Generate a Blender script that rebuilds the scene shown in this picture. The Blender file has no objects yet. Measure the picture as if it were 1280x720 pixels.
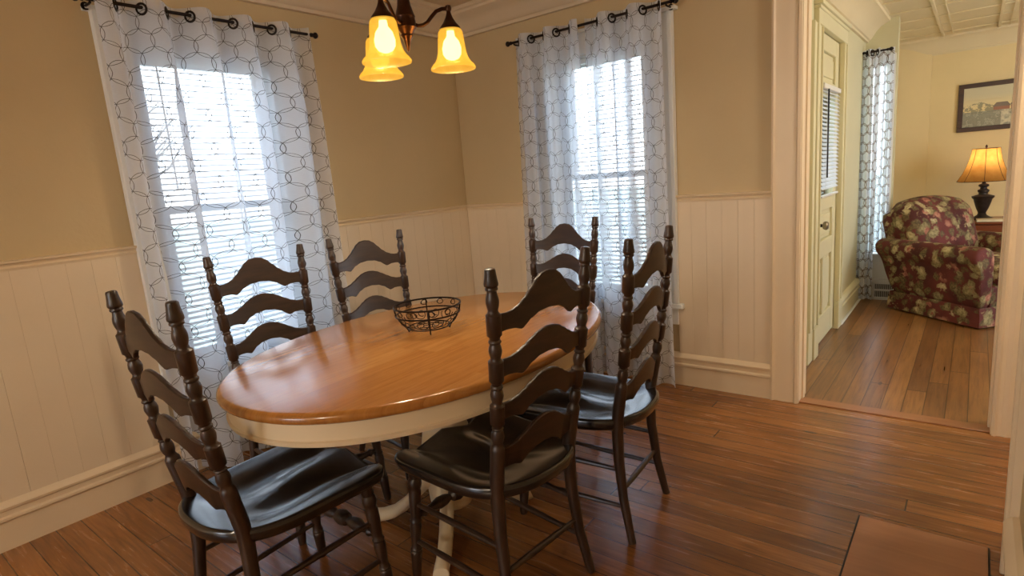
import bpy, bmesh, math, random
from mathutils import Vector, Matrix
random.seed(7)
PI = math.pi
S = bpy.context.scene
COL = S.collection

# ------------------------------------------------------------------ helpers
def lin(c):
    c = c / 255.0
    return c / 12.92 if c <= 0.04045 else ((c + 0.055) / 1.055) ** 2.4
def rgb(r, g, b):
    return (lin(r), lin(g), lin(b), 1.0)

class MB:
    """collects shapes into one mesh"""
    def __init__(self):
        self.v = []; self.f = []; self.fm = []; self.uv = {}
    def add(self, vs, fs, mi=0):
        o = len(self.v)
        self.v += [tuple(p) for p in vs]
        for f in fs:
            self.f.append(tuple(i + o for i in f)); self.fm.append(mi)
        return o
    def box(self, x0, x1, y0, y1, z0, z1, mi=0, M=None):
        vs = [Vector((x, y, z)) for z in (z0, z1) for y in (y0, y1) for x in (x0, x1)]
        if M: vs = [M @ p for p in vs]
        self.add(vs, [(0, 2, 3, 1), (4, 5, 7, 6), (0, 1, 5, 4), (2, 6, 7, 3), (0, 4, 6, 2), (1, 3, 7, 5)], mi)
    def tube(self, path, rad, n=10, mi=0, caps=True, closed=False, sx=1.0):
        P = [Vector(p) for p in path]
        m = len(P)
        R = rad if isinstance(rad, (list, tuple)) else [rad] * m
        T = []
        for i in range(m):
            if closed: t = P[(i + 1) % m] - P[i - 1]
            else: t = P[min(i + 1, m - 1)] - P[max(i - 1, 0)]
            if t.length < 1e-9: t = Vector((0, 0, 1))
            T.append(t.normalized())
        a = Vector((1, 0, 0)) if abs(T[0].x) < 0.9 else Vector((0, 1, 0))
        nrm = (a - T[0] * a.dot(T[0])).normalized()
        vs = []
        for i in range(m):
            nrm = (nrm - T[i] * nrm.dot(T[i])).normalized()
            b = T[i].cross(nrm)
            for k in range(n):
                ang = 2 * PI * k / n
                vs.append(P[i] + (nrm * math.cos(ang) * sx + b * math.sin(ang)) * R[i])
        fs = []
        for i in range(m if closed else m - 1):
            j = (i + 1) % m
            for k in range(n):
                l = (k + 1) % n
                fs.append((i * n + k, i * n + l, j * n + l, j * n + k))
        if caps and not closed:
            fs.append(tuple(range(n - 1, -1, -1))); fs.append(tuple((m - 1) * n + k for k in range(n)))
        self.add(vs, fs, mi)
    def lathe(self, prof, c=(0, 0, 0), n=24, mi=0, caps=True, M=None):
        """prof: list of (r, z)"""
        vs = []
        for r, z in prof:
            for k in range(n):
                a = 2 * PI * k / n
                p = Vector((c[0] + r * math.cos(a), c[1] + r * math.sin(a), c[2] + z))
                vs.append(M @ p if M else p)
        fs = []
        for i in range(len(prof) - 1):
            for k in range(n):
                l = (k + 1) % n
                fs.append((i * n + k, i * n + l, (i + 1) * n + l, (i + 1) * n + k))
        if caps:
            fs.append(tuple(range(n - 1, -1, -1))); fs.append(tuple((len(prof) - 1) * n + k for k in range(n)))
        self.add(vs, fs, mi)
    def loft(self, rings, mi=0, caps=True, closed=True):
        n = len(rings[0]); vs = [p for r in rings for p in r]; fs = []
        for i in range(len(rings) - 1):
            for k in range(n if closed else n - 1):
                l = (k + 1) % n
                fs.append((i * n + k, i * n + l, (i + 1) * n + l, (i + 1) * n + k))
        if caps:
            fs.append(tuple(range(n - 1, -1, -1))); fs.append(tuple((len(rings) - 1) * n + k for k in range(n)))
        self.add(vs, fs, mi)
    def extrude_profile(self, prof, A, B, out, mi=0):
        """moulding: prof list of (outward, z) swept from A to B"""
        A = Vector(A); B = Vector(B); out = Vector(out)
        r0 = [A + out * o + Vector((0, 0, z)) for o, z in prof]
        r1 = [B + out * o + Vector((0, 0, z)) for o, z in prof]
        self.loft([r0, r1], mi)
    def build(self, name, mats, parent=None, smooth=True, bevel=0, loc=None, ang=35, fix=True, segs=2):
        me = bpy.data.meshes.new(name)
        me.from_pydata([tuple(p) for p in self.v], [], self.f)
        if not isinstance(mats, (list, tuple)): mats = [mats]
        for m in mats: me.materials.append(m)
        if len(mats) > 1:
            for p, mi in zip(me.polygons, self.fm): p.material_index = mi
        if fix:
            bm = bmesh.new(); bm.from_mesh(me)
            bmesh.ops.recalc_face_normals(bm, faces=bm.faces)
            bm.to_mesh(me); bm.free()
        if smooth:
            me.shade_smooth()
            me.set_sharp_from_angle(angle=math.radians(ang))
        o = bpy.data.objects.new(name, me); COL.objects.link(o)
        if parent is not None: o.parent = parent
        if loc: o.location = loc
        if bevel:
            b = o.modifiers.new('bevel', 'BEVEL'); b.width = bevel; b.segments = segs; b.limit_method = 'ANGLE'
            b.angle_limit = math.radians(40)
        return o

def empty(name, loc=(0, 0, 0), rz=0):
    o = bpy.data.objects.new(name, None); COL.objects.link(o)
    o.location = loc; o.rotation_euler = (0, 0, rz); o.empty_display_size = 0.1
    return o
def tag(o, label, cat, group=None):
    o['label'] = label; o['category'] = cat
    if group: o['group'] = group
    return o
def struct(o, label=None):
    o['kind'] = 'structure'
    if label: o['label'] = label
    return o
def copy_tree(o, parent=None):
    c = o.copy(); COL.objects.link(c)
    if parent is not None: c.parent = parent
    for ch in list(o.children): copy_tree(ch, c)
    return c
def lerp_tab(tab, x):
    if x <= tab[0][0]: return tab[0][1]
    for (a, b), (c, d) in zip(tab, tab[1:]):
        if x <= c:
            t = (x - a) / (c - a); t = t * t * (3 - 2 * t) * 0.5 + t * 0.5
            return b + (d - b) * t
    return tab[-1][1]

# ------------------------------------------------------------------ materials
class NT:
    def __init__(self, name):
        self.m = bpy.data.materials.new(name); self.m.use_nodes = True
        self.t = self.m.node_tree; self.t.nodes.clear()
        self.out = self.t.nodes.new('ShaderNodeOutputMaterial')
    def n(self, typ, **kw):
        x = self.t.nodes.new(typ)
        for k, v in kw.items(): setattr(x, k, v)
        return x
    def l(self, a, b): self.t.links.new(a, b)
    def val(self, sock, v):
        if hasattr(v, 'is_linked') or isinstance(v, bpy.types.NodeSocket): self.l(v, sock)
        else: sock.default_value = v
    def math(self, op, a, b=0.0, c=None):
        x = self.n('ShaderNodeMath', operation=op)
        self.val(x.inputs[0], a); self.val(x.inputs[1], b)
        if c is not None: self.val(x.inputs[2], c)
        return x.outputs[0]
    def mix(self, f, a, b, blend='MIX'):
        x = self.n('ShaderNodeMix', data_type='RGBA', blend_type=blend)
        self.val(x.inputs[0], f); self.val(x.inputs[6], a); self.val(x.inputs[7], b)
        return x.outputs[2]
    def ramp(self, f, stops):
        x = self.n('ShaderNodeValToRGB'); self.l(f, x.inputs[0])
        e = x.color_ramp.elements
        while len(e) < len(stops): e.new(0.5)
        for el, (p, c) in zip(e, stops): el.position = p; el.color = c
        return x.outputs[0]
    def coord(self, kind='Object'):
        return self.n('ShaderNodeTexCoord').outputs[kind]
    def sep(self, v):
        x = self.n('ShaderNodeSeparateXYZ'); self.l(v, x.inputs[0]); return x.outputs
    def comb(self, a, b, c):
        x = self.n('ShaderNodeCombineXYZ')
        for s, v in zip(x.inputs, (a, b, c)): self.val(s, v)
        return x.outputs[0]
    def noise(self, vec, scale=5, detail=4, rough=0.5, dist=0.0):
        x = self.n('ShaderNodeTexNoise'); self.l(vec, x.inputs['Vector'])
        x.inputs['Scale'].default_value = scale; x.inputs['Detail'].default_value = detail
        x.inputs['Roughness'].default_value = rough; x.inputs['Distortion'].default_value = dist
        return x.outputs
    def white(self, vec):
        x = self.n('ShaderNodeTexWhiteNoise', noise_dimensions='3D'); self.l(vec, x.inputs['Vector'])
        return x.outputs
    def mapping(self, vec, scale=(1, 1, 1), rot=(0, 0, 0), loc=(0, 0, 0)):
        x = self.n('ShaderNodeMapping'); self.l(vec, x.inputs['Vector'])
        x.inputs['Scale'].default_value = scale; x.inputs['Rotation'].default_value = rot; x.inputs['Location'].default_value = loc
        return x.outputs[0]
    def bump(self, h, strength=0.2, dist=0.01):
        x = self.n('ShaderNodeBump'); self.l(h, x.inputs['Height'])
        x.inputs['Strength'].default_value = strength; x.inputs['Distance'].default_value = dist
        return x.outputs[0]
    def bsdf(self, col, rough=0.5, metal=0.0, normal=None, coat=0.0, spec=0.5, sheen=0.0):
        p = self.n('ShaderNodeBsdfPrincipled')
        self.val(p.inputs['Base Color'], col); self.val(p.inputs['Roughness'], rough)
        p.inputs['Metallic'].default_value = metal
        p.inputs['Specular IOR Level'].default_value = spec
        p.inputs['Coat Weight'].default_value = coat
        p.inputs['Coat Roughness'].default_value = 0.18
        if sheen: p.inputs['Sheen Weight'].default_value = sheen
        if normal is not None: self.l(normal, p.inputs['Normal'])
        return p
    def done(self, shader):
        self.l(shader.outputs[0], self.out.inputs['Surface']); return self.m

def simple(name, col, rough=0.5, metal=0.0, var=0.06, nscale=8, bump=0.0, bscale=60, coat=0.0, spec=0.5):
    t = NT(name); c = t.coord()
    nz = t.noise(c, nscale, 4)[0]
    dark = tuple(x * (1 - var * 2) for x in col[:3]) + (1,); lite = tuple(min(1, x * (1 + var * 2)) for x in col[:3]) + (1,)
    cc = t.ramp(nz, [(0.3, dark), (0.7, lite)])
    nm = None
    if bump: nm = t.bump(t.noise(c, bscale, 3)[0], bump, 0.004)
    return t.done(t.bsdf(cc, rough, metal, nm, coat, spec))

def board_floor(name, axis, width, cols, rough, length=2.2):
    """tongue-and-groove boards: run along axis ('x' or 'y')"""
    t = NT(name); x, y, z = t.sep(t.coord())[:3]
    u, v = (x, y) if axis == 'x' else (y, x)
    k = t.math('DIVIDE', v, width); row = t.math('FLOOR', k)
    fr = t.math('FRACT', k)
    shift = t.math('MULTIPLY', t.white(t.comb(row, 3.0, 1.0))[0], length)
    e = t.math('DIVIDE', t.math('ADD', u, shift), length)
    seg = t.math('FLOOR', e); fe = t.math('FRACT', e)
    rnd = t.white(t.comb(row, seg, 7.0))[0]
    base = t.ramp(rnd, [(0.0, cols[0]), (0.45, cols[1]), (1.0, cols[2])])
    gv = t.comb(t.math('ADD', t.math('MULTIPLY', u, 1.6), t.math('MULTIPLY', rnd, 31.0)), t.math('MULTIPLY', v, 26.0), t.math('MULTIPLY', rnd, 9.0))
    g = t.noise(gv, 2.2, 6, 0.62, 0.6)[0]
    grain = t.ramp(g, [(0.28, (0.55, 0.50, 0.46, 1)), (0.55, (1, 1, 1, 1)), (0.8, (1.25, 1.2, 1.12, 1))])
    col = t.mix(1.0, base, grain, 'MULTIPLY')
    big = t.noise(t.coord(), 1.3, 3)[0]
    col = t.mix(1.0, col, t.ramp(big, [(0.3, (0.72, 0.70, 0.68, 1)), (0.7, (1.15, 1.15, 1.15, 1))]), 'MULTIPLY')
    # knots
    kn = t.n('ShaderNodeTexVoronoi'); t.l(t.comb(t.math('MULTIPLY', u, 1.5), t.math('MULTIPLY', v, 5.0), 0.0), kn.inputs['Vector']); kn.inputs['Scale'].default_value = 1.2
    kd = t.math('LESS_THAN', kn.outputs['Distance'], 0.055)
    col = t.mix(t.math('MULTIPLY', kd, 0.6), col, (0.012, 0.006, 0.003, 1))
    edge = t.math('MINIMUM', fr, t.math('SUBTRACT', 1.0, fr))
    gap = t.math('LESS_THAN', edge, 0.022)
    eend = t.math('MINIMUM', fe, t.math('SUBTRACT', 1.0, fe))
    gap = t.math('MAXIMUM', gap, t.math('LESS_THAN', eend, 0.0012))
    col = t.mix(t.math('MULTIPLY', gap, 0.75), col, (0.010, 0.005, 0.003, 1))
    h = t.math('SUBTRACT', t.math('MULTIPLY', g, 0.35), gap)
    nm = t.bump(h, 0.25, 0.003)
    rr = t.math('ADD', rough, t.math('MULTIPLY', g, 0.12))
    return t.done(t.bsdf(col, rr, 0, nm, 0.25))

def wood(name, cols, axis='x', rough=0.4, coat=0.0, stretch=14.0, scale=3.0, bump=0.08, coord='Object'):
    t = NT(name); x, y, z = t.sep(t.coord(coord))[:3]
    f = 1.0
    m = {'x': (f, stretch, stretch), 'y': (stretch, f, stretch), 'z': (stretch, stretch, f)}[axis]
    v = t.comb(t.math('MULTIPLY', x, m[0]), t.math('MULTIPLY', y, m[1]), t.math('MULTIPLY', z, m[2]))
    g = t.noise(v, scale, 6, 0.6, 0.5)[0]
    col = t.ramp(g, [(0.25, cols[0]), (0.5, cols[1]), (0.78, cols[2])])
    return t.done(t.bsdf(col, rough, 0, t.bump(g, bump, 0.002), coat))

def paint(name, col, rough=0.55, bump=0.15, bscale=90, var=0.03):
    t = NT(name); c = t.coord()
    nz = t.noise(c, 2.3, 5, 0.6)[0]; fine = t.noise(c, bscale, 3)[0]
    a = tuple(x * (1 - var) for x in col[:3]) + (1,); b = tuple(min(1, x * (1 + var)) for x in col[:3]) + (1,)
    cc = t.ramp(nz, [(0.3, a), (0.7, b)])
    return t.done(t.bsdf(cc, rough, 0, t.bump(fine, bump, 0.003)))

M = {}
M['wall'] = paint('tan_wall_paint', rgb(198, 176, 136), 0.7, 0.25, 55)
M['wains'] = paint('cream_wainscot_paint', rgb(226, 206, 176), 0.5, 0.08)
M['trim'] = paint('cream_trim_paint', rgb(228, 206, 172), 0.42, 0.06)
M['white'] = paint('white_window_paint', rgb(226, 226, 222), 0.4, 0.05)
M['ceil'] = paint('ceiling_paint', rgb(214, 196, 168), 0.7, 0.35, 30)
M['livwall'] = paint('straw_wall_paint', rgb(226, 206, 156), 0.7, 0.2, 55)
M['livgreen'] = paint('pale_sage_wall_paint', rgb(206, 200, 164), 0.65, 0.2, 55)
M['livceil'] = paint('tin_ceiling_paint', rgb(220, 205, 168), 0.5, 0.3, 40)
M['door'] = paint('pale_door_paint', rgb(215, 208, 170), 0.42, 0.05)
M['floor'] = board_floor('red_brown_floorboards', 'x', 0.0875, [rgb(122, 76, 38), rgb(144, 92, 46), rgb(164, 109, 58)], 0.20)
M['floor2'] = board_floor('golden_floorboards', 'y', 0.0875, [rgb(120, 80, 45), rgb(144, 99, 55), rgb(162, 115, 67)], 0.24, 3.0)
M['hatch'] = wood('hatch_wood', [rgb(140, 92, 60), rgb(158, 106, 70), rgb(170, 118, 80)], 'x', 0.32, 0.2, 8, 2.0)
M['chair'] = wood('dark_walnut_wood', [rgb(36, 24, 17), rgb(56, 38, 27), rgb(76, 53, 38)], 'z', 0.36, 0.15, 5, 9)
M['slat'] = wood('dark_walnut_slat', [rgb(36, 24, 17), rgb(54, 37, 26), rgb(72, 50, 36)], 'x', 0.40, 0.1, 6, 7)
M['seat'] = wood('worn_black_seat', [rgb(20, 16, 15), rgb(31, 26, 24), rgb(46, 37, 32)], 'y', 0.24, 0.7, 12, 5)
def table_mat():
    t = NT('honey_oak_top'); x, y, z = t.sep(t.coord())[:3]
    k = t.math('DIVIDE', x, 0.082); row = t.math('FLOOR', k); fr = t.math('FRACT', k)
    yy = t.math('DIVIDE', t.math('ADD', y, t.math('MULTIPLY', t.white(t.comb(row, 1.0, 2.0))[0], 0.9)), 0.55)
    seg = t.math('FLOOR', yy)
    rnd = t.white(t.comb(row, seg, 5.0))[0]
    base = t.ramp(rnd, [(0, rgb(176, 116, 54)), (0.5, rgb(182, 123, 60)), (1, rgb(189, 131, 67))])
    g = t.noise(t.comb(t.math('ADD', t.math('MULTIPLY', x, 40.0), t.math('MULTIPLY', rnd, 20.0)), t.math('MULTIPLY', y, 3.0), z), 1.6, 6, 0.65, 0.8)[0]
    col = t.mix(1.0, base, t.ramp(g, [(0.25, (0.72, 0.66, 0.6, 1)), (0.6, (1, 1, 1, 1)), (0.85, (1.12, 1.1, 1.05, 1))]), 'MULTIPLY')
    rr = t.math('ADD', 0.09, t.math('MULTIPLY', g, 0.12))
    return t.done(t.bsdf(col, rr, 0, t.bump(g, 0.12, 0.002), 0.3))
M['oak'] = table_mat()
M['oakedge'] = wood('honey_oak_edge', [rgb(140, 82, 36), rgb(166, 104, 48), rgb(182, 120, 58)], 'y', 0.3, 0.3)
M['cream'] = paint('cream_table_paint', rgb(232, 212, 176), 0.38, 0.04)
M['iron'] = simple('black_wire', rgb(34, 27, 24), 0.42, 0.7, 0.15)
M['bronze'] = simple('dark_bronze', rgb(74, 48, 36), 0.34, 0.85, 0.15, 20)
M['rod'] = simple('black_rod_metal', rgb(34, 26, 26), 0.4, 0.7)
M['nickel'] = simple('worn_nickel', rgb(150, 140, 122), 0.3, 0.9)
M['blackmetal'] = simple('black_lock_metal', rgb(24, 22, 22), 0.45, 0.6)
M['paper'] = simple('cream_paper', rgb(225, 210, 175), 0.6)
M['endtable'] = wood('cherry_end_table', [rgb(92, 42, 20), rgb(124, 62, 30), rgb(146, 80, 42)], 'x', 0.35, 0.2)
M['lampbase'] = simple('dark_bronze_resin', rgb(44, 34, 30), 0.42, 0.3, 0.25, 25)
M['grille'] = simple('dark_grille_void', rgb(40, 34, 32), 0.7)
M['frame'] = wood('dark_picture_frame', [rgb(40, 24, 18), rgb(58, 34, 24), rgb(74, 46, 32)], 'x', 0.4)

def glow(name, col, st, base=None):
    t = NT(name); nz = t.noise(t.coord(), 12, 3)[0]
    e = t.n('ShaderNodeEmission'); e.inputs['Strength'].default_value = st
    c2 = tuple(x * 0.9 for x in col[:3]) + (1,)
    t.l(t.ramp(nz, [(0.3, c2), (0.7, col)]), e.inputs['Color'])
    return t.done(e)
M['bulb'] = glow('lit_bulb', (1.0, 0.92, 0.74, 1), 32.0)
M['lampbulb'] = glow('lit_lamp_bulb', (1.0, 0.82, 0.50, 1), 5.0)
def shade_glass():
    t = NT('amber_glass')
    nz = t.noise(t.coord(), 30, 4)[0]
    c = t.ramp(nz, [(0.3, (0.92, 0.44, 0.035, 1)), (0.7, (1.0, 0.54, 0.06, 1))])
    tr = t.n('ShaderNodeBsdfTransparent'); tr.inputs[0].default_value = (1.0, 0.80, 0.45, 1)
    tl = t.n('ShaderNodeBsdfTranslucent'); tl.inputs[0].default_value = (0.022, 0.013, 0.004, 1)
    df = t.n('ShaderNodeBsdfGlossy'); df.inputs['Roughness'].default_value = 0.25
    em = t.n('ShaderNodeEmission'); t.l(t.mix(1.0, c, (1, 1, 1, 1), 'MULTIPLY'), em.inputs[0]); em.inputs[1].default_value = 0.66
    m1 = t.n('ShaderNodeMixShader'); m1.inputs[0].default_value = 0.04; t.l(tl.outputs[0], m1.inputs[1]); t.l(df.outputs[0], m1.inputs[2])
    m2 = t.n('ShaderNodeMixShader'); m2.inputs[0].default_value = 0.62; t.l(tr.outputs[0], m2.inputs[1]); t.l(m1.outputs[0], m2.inputs[2])
    ad = t.n('ShaderNodeAddShader'); t.l(m2.outputs[0], ad.inputs[0]); t.l(em.outputs[0], ad.inputs[1])
    return t.done(ad)
M['amber'] = shade_glass()
def lampshade():
    t = NT('lit_parchment_shade'); nz = t.noise(t.coord(), 14, 4)[0]
    c = t.ramp(nz, [(0.3, (0.42, 0.20, 0.05, 1)), (0.7, (0.54, 0.29, 0.085, 1))])
    tl = t.n('ShaderNodeBsdfTranslucent'); t.l(c, tl.inputs[0])
    df = t.n('ShaderNodeBsdfDiffuse'); t.l(c, df.inputs[0])
    m1 = t.n('ShaderNodeMixShader'); m1.inputs[0].default_value = 0.35; t.l(tl.outputs[0], m1.inputs[1]); t.l(df.outputs[0], m1.inputs[2])
    return t.done(m1)
M['shade'] = lampshade()

def glass():
    t = NT('window_glass')
    fr = t.n('ShaderNodeFresnel'); fr.inputs[0].default_value = 1.45
    tr = t.n('ShaderNodeBsdfTransparent'); tr.inputs[0].default_value = (0.93, 0.96, 0.97, 1)
    gl = t.n('ShaderNodeBsdfGlossy'); gl.inputs['Roughness'].default_value = 0.02
    m = t.n('ShaderNodeMixShader'); t.l(fr.outputs[0], m.inputs[0]); t.l(tr.outputs[0], m.inputs[1]); t.l(gl.outputs[0], m.inputs[2])
    return t.done(m)
M['glass'] = glass()
def blind_mat():
    t = NT('white_blind_slat'); nz = t.noise(t.coord(), 6, 3)[0]
    c = t.ramp(nz, [(0.3, rgb(214, 220, 226)), (0.7, rgb(230, 234, 238))])
    tl = t.n('ShaderNodeBsdfTranslucent'); t.l(c, tl.inputs[0])
    df = t.n('ShaderNodeBsdfDiffuse'); t.l(c, df.inputs[0])
    m1 = t.n('ShaderNodeMixShader'); m1.inputs[0].default_value = 0.86; t.l(tl.outputs[0], m1.inputs[1]); t.l(df.outputs[0], m1.inputs[2])
    return t.done(m1)
M['blind'] = blind_mat()

def sheer(name, px=0.088, R=0.0505, lw=0.0010, open_=0.34, line=(0.07, 0.06, 0.065, 1), cloth=(0.86, 0.91, 1.0, 1)):
    """sheer fabric with rings embroidered on a honeycomb lattice, in cloth (UV) coordinates"""
    t = NT(name)
    uv = t.coord('UV'); wob = t.noise(uv, 24, 2)
    wv = t.sep(wob[1])
    x, y, z = t.sep(uv)[:3]
    x = t.math('ADD', x, t.math('MULTIPLY', t.math('SUBTRACT', wv[0], 0.5), 0.006))
    y = t.math('ADD', y, t.math('MULTIPLY', t.math('SUBTRACT', wv[1], 0.5), 0.006))
    py = px * math.sqrt(3)
    res = None
    for sx, sy in ((0, 0), (px / 2, py / 2)):
        fx = t.math('SUBTRACT', t.math('FLOORED_MODULO', t.math('ADD', x, sx), px), px / 2)
        fy = t.math('SUBTRACT', t.math('FLOORED_MODULO', t.math('ADD', y, sy), py), py / 2)
        ax = t.math('ABSOLUTE', fx)
        for xx in (ax, t.math('SUBTRACT', px, ax)):
            d = t.math('SQRT', t.math('ADD', t.math('MULTIPLY', xx, xx), t.math('MULTIPLY', fy, fy)))
            on = t.math('LESS_THAN', t.math('ABSOLUTE', t.math('SUBTRACT', d, R)), lw)
            res = on if res is None else t.math('MAXIMUM', res, on)
    weave = t.noise(t.mapping(uv, (1, 8, 1)), 60, 2)[0]
    col = t.mix(res, cloth, line)
    tr = t.n('ShaderNodeBsdfTransparent')
    df = t.n('ShaderNodeBsdfDiffuse'); t.l(col, df.inputs[0])
    tl = t.n('ShaderNodeBsdfTranslucent'); t.l(col, tl.inputs[0])
    m1 = t.n('ShaderNodeMixShader'); m1.inputs[0].default_value = 0.5; t.l(df.outputs[0], m1.inputs[1]); t.l(tl.outputs[0], m1.inputs[2])
    ge = t.n('ShaderNodeNewGeometry'); dt = t.n('ShaderNodeVectorMath', operation='DOT_PRODUCT')
    t.l(ge.outputs['Normal'], dt.inputs[0]); t.l(ge.outputs['Incoming'], dt.inputs[1])
    cs = t.math('MAXIMUM', t.math('ABSOLUTE', dt.outputs['Value']), 0.12)
    opn = t.math('SUBTRACT', open_ + 0.06, t.math('MULTIPLY', weave, 0.12))
    base = t.math('SUBTRACT', 1.0, t.math('POWER', opn, t.math('DIVIDE', 1.0, cs)))
    op = t.math('MAXIMUM', base, t.math('MULTIPLY', res, 0.92))
    m2 = t.n('ShaderNodeMixShader'); t.l(op, m2.inputs[0]); t.l(tr.outputs[0], m2.inputs[1]); t.l(m1.outputs[0], m2.inputs[2])
    return t.done(m2)
M['sheer'] = sheer('ring_embroidered_sheer')
M['sheer2'] = sheer('ring_embroidered_sheer_dense', lw=0.0024, open_=0.16, line=(0.20, 0.14, 0.12, 1))

def floral():
    t = NT('burgundy_floral_fabric'); c = t.coord()
    warp = t.noise(c, 9, 3)[1]
    mx = t.n('ShaderNodeVectorMath', operation='SCALE'); t.l(warp, mx.inputs[0]); mx.inputs['Scale'].default_value = 0.09
    ad = t.n('ShaderNodeVectorMath', operation='ADD'); t.l(c, ad.inputs[0]); t.l(mx.outputs[0], ad.inputs[1])
    base = t.ramp(t.noise(c, 6, 3)[0], [(0.35, rgb(72, 32, 28)), (0.65, rgb(104, 48, 42))])
    def blotch(scale, size, seed, colA, colB, col, soft=0.06):
        v = t.n('ShaderNodeTexVoronoi'); t.l(t.mapping(ad.outputs[0], loc=(seed, seed * 1.7, seed * .3)), v.inputs['Vector']); v.inputs['Scale'].default_value = scale
        petal = t.noise(c, scale * 5, 2)[0]
        d = t.math('ADD', v.outputs['Distance'], t.math('MULTIPLY', t.math('SUBTRACT', petal, 0.5), 0.55))
        f = t.n('ShaderNodeMapRange'); t.l(d, f.inputs[0]); f.inputs[1].default_value = size - soft; f.inputs[2].default_value = size + soft
        f.inputs[3].default_value = 1.0; f.inputs[4].default_value = 0.0
        rn = t.sep(v.outputs['Color'])[0]
        keep = t.math('GREATER_THAN', rn, 0.12)
        cc = t.mix(t.ramp(petal, [(0.35, (0, 0, 0, 1)), (0.65, (1, 1, 1, 1))]), colA, colB)
        return t.mix(t.math('MULTIPLY', f.outputs[0], keep), col, cc)
    col = blotch(14, 0.46, 3.1, rgb(78, 64, 42), rgb(116, 100, 66), base)
    col = blotch(11, 0.38, 8.4, rgb(112, 100, 66), rgb(158, 144, 102), col)
    col = blotch(9.0, 0.27, 1.2, rgb(150, 132, 92), rgb(206, 190, 146), col)
    col = blotch(7.0, 0.21, 5.9, rgb(140, 84, 70), rgb(192, 140, 112), col)
    return t.done(t.bsdf(col, 0.75, 0, t.bump(t.noise(c, 150, 2)[0], 0.2, 0.002), 0, 0.3, 0.0))
M['floral'] = floral()

# ------------------------------------------------------------------ world and camera
w = bpy.data.worlds.new('sky'); S.world = w; w.use_nodes = True
nt = w.node_tree; nt.nodes.clear()
wo = nt.nodes.new('ShaderNodeOutputWorld'); bg = nt.nodes.new('ShaderNodeBackground')
tc = nt.nodes.new('ShaderNodeTexCoord'); sp = nt.nodes.new('ShaderNodeSeparateXYZ'); rp = nt.nodes.new('ShaderNodeValToRGB')
nt.links.new(tc.outputs['Generated'], sp.inputs[0]); nt.links.new(sp.outputs[2], rp.inputs[0])
e = rp.color_ramp.elements
e[0].position = 0.0; e[0].color = (0.95, 0.97, 1.0, 1); e[1].position = 0.6; e[1].color = (0.55, 0.74, 1.0, 1)
nt.links.new(rp.outputs[0], bg.inputs[0]); bg.inputs[1].default_value = 8.0
nt.links.new(bg.outputs[0], wo.inputs[0])

cam = bpy.data.cameras.new('camera'); co = bpy.data.objects.new('camera', cam); COL.objects.link(co)
yaw, pitch, roll = 0.678, 0.1839, -0.0781
fwd = Vector((-math.sin(yaw) * math.cos(pitch), math.cos(yaw) * math.cos(pitch), -math.sin(pitch)))
right = Vector((math.cos(yaw), math.sin(yaw), 0)); up = right.cross(fwd)
r2 = right * math.cos(roll) + up * math.sin(roll); u2 = up * math.cos(roll) - right * math.sin(roll)
co.matrix_world = Matrix(((r2.x, u2.x, -fwd.x, 2.9477), (r2.y, u2.y, -fwd.y, -3.2071), (r2.z, u2.z, -fwd.z, 1.2848), (0, 0, 0, 1)))
cam.sensor_width = 36.0; cam.lens = 727.57 / 1280 * 36; cam.clip_start = 0.02
S.camera = co
S.view_settings.view_transform = 'Standard'; S.view_settings.look = 'None'; S.view_settings.gamma = 1.0
S.view_settings.exposure = 0.0; S.view_settings.use_curve_mapping = False
try:
    S.cycles.transparent_max_bounces = 24; S.cycles.max_bounces = 10; S.cycles.sample_clamp_indirect = 6.0
except Exception: pass

# ------------------------------------------------------------------ room shell
HC = 2.42          # ceiling
WT = 0.14          # wall thickness
RX = 3.10          # right wall
BY = -7.50         # wall behind the camera
# windows: glass opening ranges
LW = (-2.075, -1.405, 0.50, 1.985)      # y0,y1,z0,z1 on the left wall
RW = (0.800, 1.445, 0.50, 1.985)        # x0,x1 on the back wall
m = MB()   # left wall with window hole
m.box(-WT, 0, BY - .1, LW[0], 0, HC); m.box(-WT, 0, LW[1], WT, 0, HC)
m.box(-WT, 0, LW[0], LW[1], 0, LW[2]); m.box(-WT, 0, LW[0], LW[1], LW[3], HC)
struct(m.build('wall_left', M['wall'], smooth=False))
DX0, DX1, DZ = 2.262, 3.062, 2.17       # doorway
m = MB()
m.box(0, RW[0], 0, WT, 0, HC); m.box(RW[1], DX0, 0, WT, 0, HC); m.box(DX1, 4.4, 0, WT, 0, HC)
m.box(RW[0], RW[1], 0, WT, 0, RW[2]); m.box(RW[0], RW[1], 0, WT, RW[3], HC); m.box(DX0, DX1, 0, WT, DZ, HC)
struct(m.build('wall_back', M['wall'], smooth=False))
m = MB(); m.box(RX, RX + .12, BY, -0.98, 0, HC); m.box(RX, RX + .12, -0.98, 0, 2.17, HC)
struct(m.build('wall_right', M['wall'], smooth=False))
m = MB(); m.box(4.4, 4.5, -1.6, WT, 0, HC); m.box(RX + .12, 4.5, -1.7, -1.6, 0, HC)
struct(m.build('wall_passage', M['wall'], smooth=False))
m = MB()   # wall behind the camera, with an opening added to let in sky light
m.box(-WT, 0.5, BY - .1, BY, 0, HC); m.box(1.9, RX + .12, BY - .1, BY, 0, HC); m.box(0.5, 1.9, BY - .1, BY, 0, .6); m.box(0.5, 1.9, BY - .1, BY, 2.0, HC)
struct(m.build('wall_front', M['wall'], smooth=False))
m = MB(); m.box(-WT, 4.5, BY - .1, 0.03, -0.05, 0)
struct(m.build('floor', M['floor'], smooth=False))
m = MB(); m.box(-WT, 4.5, BY - .1, WT, HC, HC + .08)
struct(m.build('ceiling', M['ceil'], smooth=False))

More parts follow.
